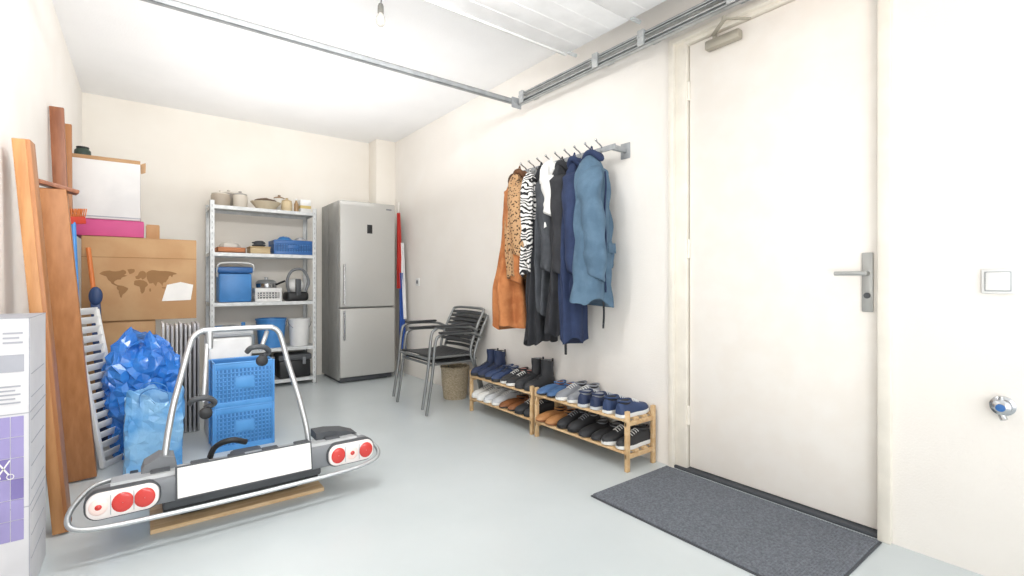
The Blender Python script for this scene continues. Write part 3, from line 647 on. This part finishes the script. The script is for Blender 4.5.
# basket beneath
bxx,bxy=2.18,3.69
t=thing('wicker_basket','round pale wicker basket standing under the stacked armchairs','basket',(bxx,bxy,0))
m=MB()
m.lathe([(.001,0),(.095,0),(.10,.01),(.115,.14),(.122,.27),(.115,.27),(.108,.14),(.09,.015),(.001,.012)],36,(bxx,bxy,0))
part('woven_body',m,wick,t)
part('woven_rim',MB().tube([(bxx+.120*math.cos(a),bxy+.120*math.sin(a),.275+.004*math.sin(12*a)) for a in [2*PI*j/40 for j in range(40)]],.010,8,closed=True),wick,t)
# ---------------------------------------------------------------- shoe racks
RZ=(.11,.285); RX0,RX1=2.045,2.305
def rack(y0,y1,label):
    t=thing('shoe_rack',label,'shoe rack',((RX0+RX1)/2,(y0+y1)/2,0))
    for y in (y0,y1-.02):
        for x in (RX0+.005,RX1-.032):
            part('post',MB().box(x,x+.027,y,y+.02,0,.325,.003),pine,t)
        for z in RZ: part('end_rail',MB().box(RX0+.005,RX1-.005,y+.002,y+.018,z-.042,z-.016,.003),pine,t)
    for z in RZ:
        m=MB()
        for i in range(4):
            x=RX0+.0+i*.0735; m.box(x,x+.034,y0+.0205 if i in(0,3) else y0,y1-.0205 if i in (0,3) else y1,z-.015,z,.003)
        part('slatted_shelf',m,pine,t)
    return t
rack(1.675,2.445,'two-tier slatted wooden shoe rack nearest the door')
rack(2.475,3.245,'two-tier slatted wooden shoe rack nearest the armchairs')
# shoes --------------------------------------------------------
def interp(tb,s):
    for (a,x),(b,y) in zip(tb[:-1],tb[1:]):
        if s<=b: return x+(y-x)*(s-a)/(b-a)
    return tb[-1][1]
WT=[(0,.018),(.03,.027),(.1,.034),(.3,.035),(.45,.036),(.62,.043),(.75,.044),(.87,.037),(.95,.026),(1,.010)]
HT={'sneaker':[(0,.055),(.06,.066),(.2,.066),(.36,.068),(.48,.062),(.62,.048),(.8,.038),(.92,.030),(1,.012)],
    'boot':[(0,.06),(.06,.075),(.2,.09),(.36,.088),(.48,.07),(.62,.052),(.8,.044),(.92,.036),(1,.014)],
    'flat':[(0,.045),(.06,.052),(.2,.05),(.36,.045),(.48,.046),(.62,.044),(.8,.034),(.92,.027),(1,.010)]}
def shoe_proto(kind,up,so,li,la):
    L=.258; st=.022 if kind!='flat' else .012
    t=thing('boot' if kind=='boot' else 'shoe','shoe','boot' if kind=='boot' else 'shoe')
    n=22; out=[]
    for i in range(n+1):
        s=i/n; out.append((s*L,interp(WT,s)*1.06))
    poly=[V((x-.129,w,0)) for x,w in out]+[V((x-.129,-w,0)) for x,w in reversed(out)]
    hs=MB(); 
    R=[]
    for z,sc in ((0,.95),(.004,1.0),(st-.003,1.0),(st,.97)):
        R.append([V((p.x*sc,p.y*sc,z+(.012*max(0,(p.x/.131-.45))**2 if z<.01 else .006*max(0,p.x/.131-.4)))) for p in poly])
    hs.loft(R); part('sole',hs,so,t)
    R=[]; ht=HT[kind]; k=14
    for i in range(n+1):
        s=i/n; w=interp(WT,s); h=interp(ht,s); x=s*L-.129
        ring=[V((x,w*math.cos(a)*(1-.22*math.sin(a)**2*(1 if s<.55 else .3)),st-.002+h*(math.sin(a)**.75 if math.sin(a)>0 else 0))) for a in [PI*j/k for j in range(k+1)]]
        R.append(ring)
    u=MB().loft(R)
    if kind=='boot':
        R=[]
        for i in range(11):
            s=i/10; z=st+.05+.115*s; rx=.052-.004*s+.003*math.sin(s*9); ry=.034+.004*s
            R.append([V((-.074+.004*s+rx*math.cos(a),ry*math.sin(a)*(1+.05*math.sin(3*a+s*6)),z+.010*math.cos(a)*s)) for a in [2*PI*j/24 for j in range(24)]])
        u.loft(R)
    part('upper',u,up,t)
    if kind=='boot':
        part('lining',MB().lathe([(.001,0),(.85,.001),(1,.003)],22,(-.070,0,st+.166),sx=.042,sy=.033),li,t)
        part('pull_tab',MB().box(-.126,-.120,-.008,.008,st+.12,st+.175,.002),la,t)
    else:
        zz=interp(ht,.2)+st
        part('lining',MB().ell((-.075,0,zz-.012),(.048,.025,.018)),li,t)
        part('collar',MB().tube([(-.075+.047*math.cos(a),.026*math.sin(a),zz-.004+.006*abs(math.cos(a))) for a in [2*PI*j/24 for j in range(24)]],.0055,8,closed=True),up,t)
    if kind!='flat':
        lc=MB()
        for q in range(4):
            s=.42+.065*q; x=s*L-.129; z=st+interp(ht,s)+.001
            lc.tube(smooth([(x,-.020,z-.010),(x+.003,-.008,z),(x+.003,.008,z),(x,.020,z-.010)],3),.0028,6)
        part('laces',lc,la,t)
    return t
def sm(n,c,r=.6,**k): return mat('shoe_'+n,c,r,**k)
bk=sm('black','#2f3033'); nv=sm('navy','#2d4066'); wh=sm('white','#e6e6e3'); gr=sm('grey','#8d9096'); lg=sm('light_grey','#c5c8cb'); br=sm('brown','#8a5732'); tn=sm('tan','#b98352'); bl=sm('blue','#486a96'); dk=sm('dark','#1c1d1f'); dn=sm('dark_navy','#263352'); pk2=sm('rose','#b9837c')
rows=[
 (1.775,1,'sneaker',nv,wh,dk,wh,'navy sneaker with thick white sole',1),
 (1.965,1,'sneaker',dn,lg,gr,lg,'dark navy runner with pale grey sole',1),
 (2.155,1,'sneaker',gr,wh,dk,wh,'grey sneaker with white laces',0),
 (2.345,1,'flat',bl,dk,br,bl,'flat blue slip-on shoe',0),
 (1.775,0,'sneaker',bk,wh,dk,wh,'black sneaker with white sole',0),
 (1.965,0,'flat',bk,bk,gr,bk,'black leather flat shoe',0),
 (2.155,0,'sneaker',bk,dk,gr,gr,'all-black walking shoe',0),
 (2.345,0,'flat',tn,br,dk,br,'tan brown leather loafer',0),
 (2.575,1,'boot',bk,bk,gr,bk,'black lace-up ankle boot',0),
 (2.765,1,'sneaker',bk,wh,pk2,wh,'black canvas shoe with white rim',0),
 (2.955,1,'sneaker',nv,bk,gr,bk,'navy trainer with black sole',0),
 (3.145,1,'boot',dn,bk,dk,bk,'dark navy winter boot',0),
 (2.575,0,'sneaker',bk,dk,dk,wh,'black trainer with white laces',0),
 (2.765,0,'flat',br,dk,dk,br,'dark brown leather shoe',0),
 (2.955,0,'sneaker',lg,wh,gr,wh,'pale grey sneaker',0),
 (3.145,0,'sneaker',wh,wh,gr,gr,'white sneaker',0)]
for (yc,tier,kind,a,b,c,d_,desc,flip) in rows:
    rk='door' if yc<2.46 else 'chair'
    tn_='upper' if tier else 'lower'
    p=shoe_proto(kind,a,b,c,d_)
    z=RZ[tier]+.001
    for q,dy in enumerate((-.047,.047)):
        rz=(0 if flip else PI)+random.uniform(-.06,.06)
        x=2.165+random.uniform(-.008,.008)
        lab='%s, %s one of pair, %s tier near the %s'%(desc,'right' if q==0 else 'left',tn_,'door' if rk=='door' else 'armchairs')
        if q==0: p.location=(x,yc+dy,z); p.rotation_euler=(0,0,rz); p['label']=lab
        else: dup(p,(x,yc+dy,z),rz,lab)
# ---------------------------------------------------------------- coat rack + clothes
t=thing('coat_rack','brushed metal wall coat rail with a row of hooks','coat rack',(XR,2.3,1.8))
part('rail',MB().box(2.19,2.20,1.88,2.78,1.80,1.832,.002),galvm,t)
for y in (1.905,2.72):
    part('bracket',MB().box(2.20,XR,y-.012,y+.012,1.80,1.83,.003).box(XR-.008,XR,y-.035,y+.035,1.765,1.86,.004),galvm,t)
hooks=[1.98,2.07,2.16,2.25,2.34,2.43,2.52,2.61,2.70]
for y in hooks:
    part('hook',MB().tube(smooth([(2.20,y,1.82),(2.18,y,1.84),(2.155,y,1.852),(2.14,y,1.862)],4),.0045,8).tube(smooth([(2.19,y,1.81),(2.165,y,1.782),(2.14,y,1.785),(2.13,y,1.805)],4),.0045,8).ell((2.138,y,1.865),(.008,.008,.008),10,6),chrome,t)
def garment(name,cat,label,x,y,ztop,length,wx,wy,m,rz=0,sleeves=.62,seed=0,amp=.14,folds=7,flare=1.0,collar=None,prof=None,sr=.052,sdrop=.10,puff=0):
    t=thing(name,label,cat,(x,y,ztop-length)); t['group']='coats and clothes on the coat rack'
    Rz=Matrix.Rotation(rz,3,'Z'); O=V((x,y,ztop))
    prof=prof or [(0,.22),(.03,.36),(.08,.66),(.15,.86),(.3,.93),(.6,.98),(1,1.0*flare)]
    def P(px,py,pz): q=Rz@V((px,py,0)); return O+V((q.x,q.y,pz))
    R=[];n=60;k=108
    for i in range(n+1):
        s=i/n; e=interp(prof,s); A=amp*(.25+.75*min(1,s*1.6))
        ring=[]
        for j in range(k):
            a=2*PI*j/k
            f=math.sin(folds*a+seed+1.8*math.sin(s*2.6+seed))*.62+math.sin((folds*2-3)*a+seed*2.1-s*2)*.25
            nn=noise.noise(V((math.cos(a)*1.6+seed,math.sin(a)*1.6,s*length*3)))*1.2+noise.noise(V((math.cos(a)*3+seed,math.sin(a)*3,s*length*8)))*.4
            r=1+A*f+A*.8*nn+puff*abs(math.sin(s*length*13+.8*math.sin(a*2)))*min(1,s*8)
            drift=.016*math.sin(s*3.4+seed)
            ring.append(P(wx*e*r*math.cos(a)+drift,wy*e*r*math.sin(a)-.008*math.sin(s*4+seed*2),-length*s+.06*noise.noise(V((math.cos(a)*1.5,math.sin(a)*1.5,seed)))*(s**3)))
        R.append(ring)
    part('body',MB().loft(R),m,t,ang=60)
    if sleeves:
        for sg in (-1,1):
            Ls=sleeves*(1 if sg<0 else .93); R=[]
            for i in range(41):
                s=i/40; cx_=sg*wx*(.50+.42*math.sin(min(1,s*2.2)*PI/2))+.012*math.sin(s*5+seed); cz=-sdrop-Ls*s
                cy_=(-wy*(.2+.75*math.sin(min(1,s*1.3)*PI/2)) if sg<0 else -wy*.35*s)
                r=(sr-.014*s)*(1+.05*math.sin(s*22+seed+2*math.sin(s*7))+.15*noise.noise(V((seed,s*4,sg)))+puff*1.4*abs(math.sin(s*Ls*15)))
                if i==0: r*=.5
                if i==40: r*=.9
                R.append([P(cx_+r*1.0*math.cos(b),cy_+r*1.15*math.sin(b)*(1+.08*math.sin(3*b+s*9)),cz-r*.45*math.cos(b+s*4)*sg) for b in [2*PI*j/22 for j in range(22)]])
            sl=part('sleeve',MB().loft(R),m,t,ang=60)
    if collar:
        cp=[P(wx*.30*math.cos(a),wy*.62*math.sin(a)-.01,-.035+.02*math.cos(a*2)) for a in [2*PI*j/24 for j in range(24)]]
        part('collar',MB().tube(cp,.018,8,closed=True),collar,t)
    lp=MB().tube(smooth([P(0,-.01,-.01),P(.004,0,.03),P(0,.01,-.01)],4),.004,6)
    part('hanging_loop',lp,collar or m,t)
    return t,P
def cm(n,c,c2=None,**k): return mat('cloth_'+n,c,.9,c2=c2,bump=.35,bscale=160,**k)
tan=cm('tan','#b97848','#a56438',scale=14); leo=cm('leopard','#4c3523','#b8926a',kind='voronoi',scale=60,lo=.28,hi=.44)
zeb=cm('zebra','#222224','#e4e2de',kind='wave',scale=12,dist=14,lo=.44,hi=.52,stretch=(1,1,1))
blk=cm('black','#292a2e','#323337',scale=10); nav=cm('navy','#2a3859','#222f4e',scale=10); dgr=cm('charcoal','#4a4d52','#3d4045',scale=10)
wht=cm('white','#ecebe8','#deddda',scale=8); den=cm('dusty_blue','#5a758b','#4f697f',scale=12); brn=cm('dark_brown','#6b4930','#573a26',scale=10)
garment('coat','coat','long light tan coat, farthest from the door on the rack',2.10,2.70,1.78,1.07,.155,.092,tan,.35,.66,1.0,.22,6,1.25,collar=brn,sr=.058)
garment('jacket','jacket','brown leopard print jacket between tan coat and zebra scarf',2.055,2.61,1.79,.74,.125,.065,leo,.35,.50,2.2,.26,6,1.0,collar=brn)
garment('dress','dress','long black dress hanging behind the zebra striped scarf',2.135,2.475,1.80,1.18,.115,.06,blk,.3,0,3.1,.22,8,1.2)
garment('scarf','scarf','black and white zebra striped scarf in the middle of the row',2.035,2.475,1.74,.66,.070,.055,zeb,.3,0,3.9,.26,6,1.1,prof=[(0,.3),(.06,.75),(.2,1),(.6,.95),(1,1.1)])
garment('coat','coat','charcoal coat hanging behind the white shirt',2.13,2.39,1.79,.95,.11,.055,dgr,.25,.6,4.4,.24,6,1.15,collar=blk,sr=.05)
garment('shirt','shirt','white crumpled shirt squeezed between charcoal and black coats',2.09,2.33,1.80,.42,.08,.05,wht,.2,.26,5.2,.24,6,1.1,collar=wht,sr=.045)
t_,P_=garment('coat','coat','long black coat hanging between white shirt and navy coat',2.12,2.255,1.79,1.08,.115,.065,blk,.2,.62,6.0,.24,6,1.15,collar=blk,sr=.05)
part('belt_strap',MB().tube(smooth([P_(-.06,-.06,-.75),P_(-.065,-.07,-1.0),P_(-.05,-.065,-1.22)],6),.009,6),blk,t_)
garment('coat','coat','long narrow navy coat beside the dusty blue jacket',2.115,2.14,1.79,1.12,.11,.062,nav,.2,.62,7.7,.20,6,1.0,collar=nav,sr=.05)
t_,P_=garment('jacket','jacket','dusty blue padded jacket, nearest the door on the rack',2.12,2.00,1.80,.89,.108,.088,den,.22,.66,8.8,.15,5,1.16,collar=nav,sr=.058,puff=.13)
part('drawstring',MB().tube(smooth([P_(-.02,-.085,-.84),P_(-.01,-.09,-.95),P_(-.015,-.088,-1.05)],5),.006,8),blk,t_)
part('zip_strip',MB().tube([P_(-.02,-.104-.004*math.sin(i),-.14-.70*i/14) for i in range(15)],.006,6),nav,t_)
part('pocket_flap',MB().beam(P_(.05,-.108,-.55),P_(.05,-.111,-.61),.09,.006,P_(1,0,0)-P_(0,0,0)),den,t_)
# ---------------------------------------------------------------- door mat
t=thing('door_mat','dark grey ribbed door mat on the floor before the white door','door mat',(2.0,1.12,0))
part('rubber_border',MB().box(1.688,2.29,.622,1.598,0,.006,.002),rubber,t)
m=MB().box(1.696,2.282,.630,1.590,.004,.012,.002)
y=.634
while y<1.585:
    m.box(1.698,2.280,y,y+.006,.011,.0136,0); y+=.010
part('carpet_pile',m,matm,t)
# ---------------------------------------------------------------- lights, world, camera
w=bpy.data.worlds.new('world'); S.world=w; w.use_nodes=True
bg=w.node_tree.nodes['Background']; bg.inputs[0].default_value=(.94,.97,1,1); bg.inputs[1].default_value=1.2
def area(loc,to,sx,sy,e,c):
    l=bpy.data.lights.new('area','AREA'); l.shape='RECTANGLE'; l.size=sx; l.size_y=sy; l.energy=e; l.color=c
    o=bpy.data.objects.new('day_and_fill_lamp',l); o.location=loc; o.rotation_euler=(V(to)-V(loc)).to_track_quat('-Z','Y').to_euler(); C.objects.link(o); return o
area((.95,-1.25,1.4),(.75,3,1.3),2.4,2.1,15,(.98,.985,1))
area((.55,1.65,2.38),(.6,4.6,.9),1.3,.3,32,(1,.995,.985))  # added fill under the open door, lifts back wall and shelves
area((.95,3.95,1.80),(.95,3.951,2.64),1.9,2.2,13,(1,.99,.98))       # added unseen fill in mid-air, brightening the ceiling
area((-.12,.75,1.25),(1.1,3.9,2.64),.5,.8,10,(1,.995,.985))  # added fill out of frame at left, aimed at the rear ceiling
area((.9,-.4,.7),(1.1,1.6,2.45),1.0,.6,11,(1,.995,.985))  # added fill from below, brightens the underside of the garage door
sp=bpy.data.lights.new('warm','SPOT'); sp.energy=34; sp.color=(1,.48,.20); sp.spot_size=math.radians(48); sp.spot_blend=1; sp.shadow_soft_size=.2
so=bpy.data.objects.new('warm_bounce_fill',sp); so.location=(.6,-.9,1.6); C.objects.link(so)  # added spot imitating warm sun bounce on the upper right wall
so.rotation_euler=(V((2.32,.2,2.4))-V((.6,-.9,1.6))).to_track_quat('-Z','Y').to_euler()
cam=bpy.data.cameras.new('camera'); co=bpy.data.objects.new('camera',cam); C.objects.link(co); S.camera=co
cam.sensor_width=36; cam.lens=482.6/1024*36; cam.shift_y=-6/1024; cam.clip_start=.02
co.location=(0,0,1.02); co.rotation_euler=(PI/2,0,-math.radians(37.33))
S.view_settings.view_transform='Standard'; S.view_settings.look='None'; S.view_settings.exposure=.18
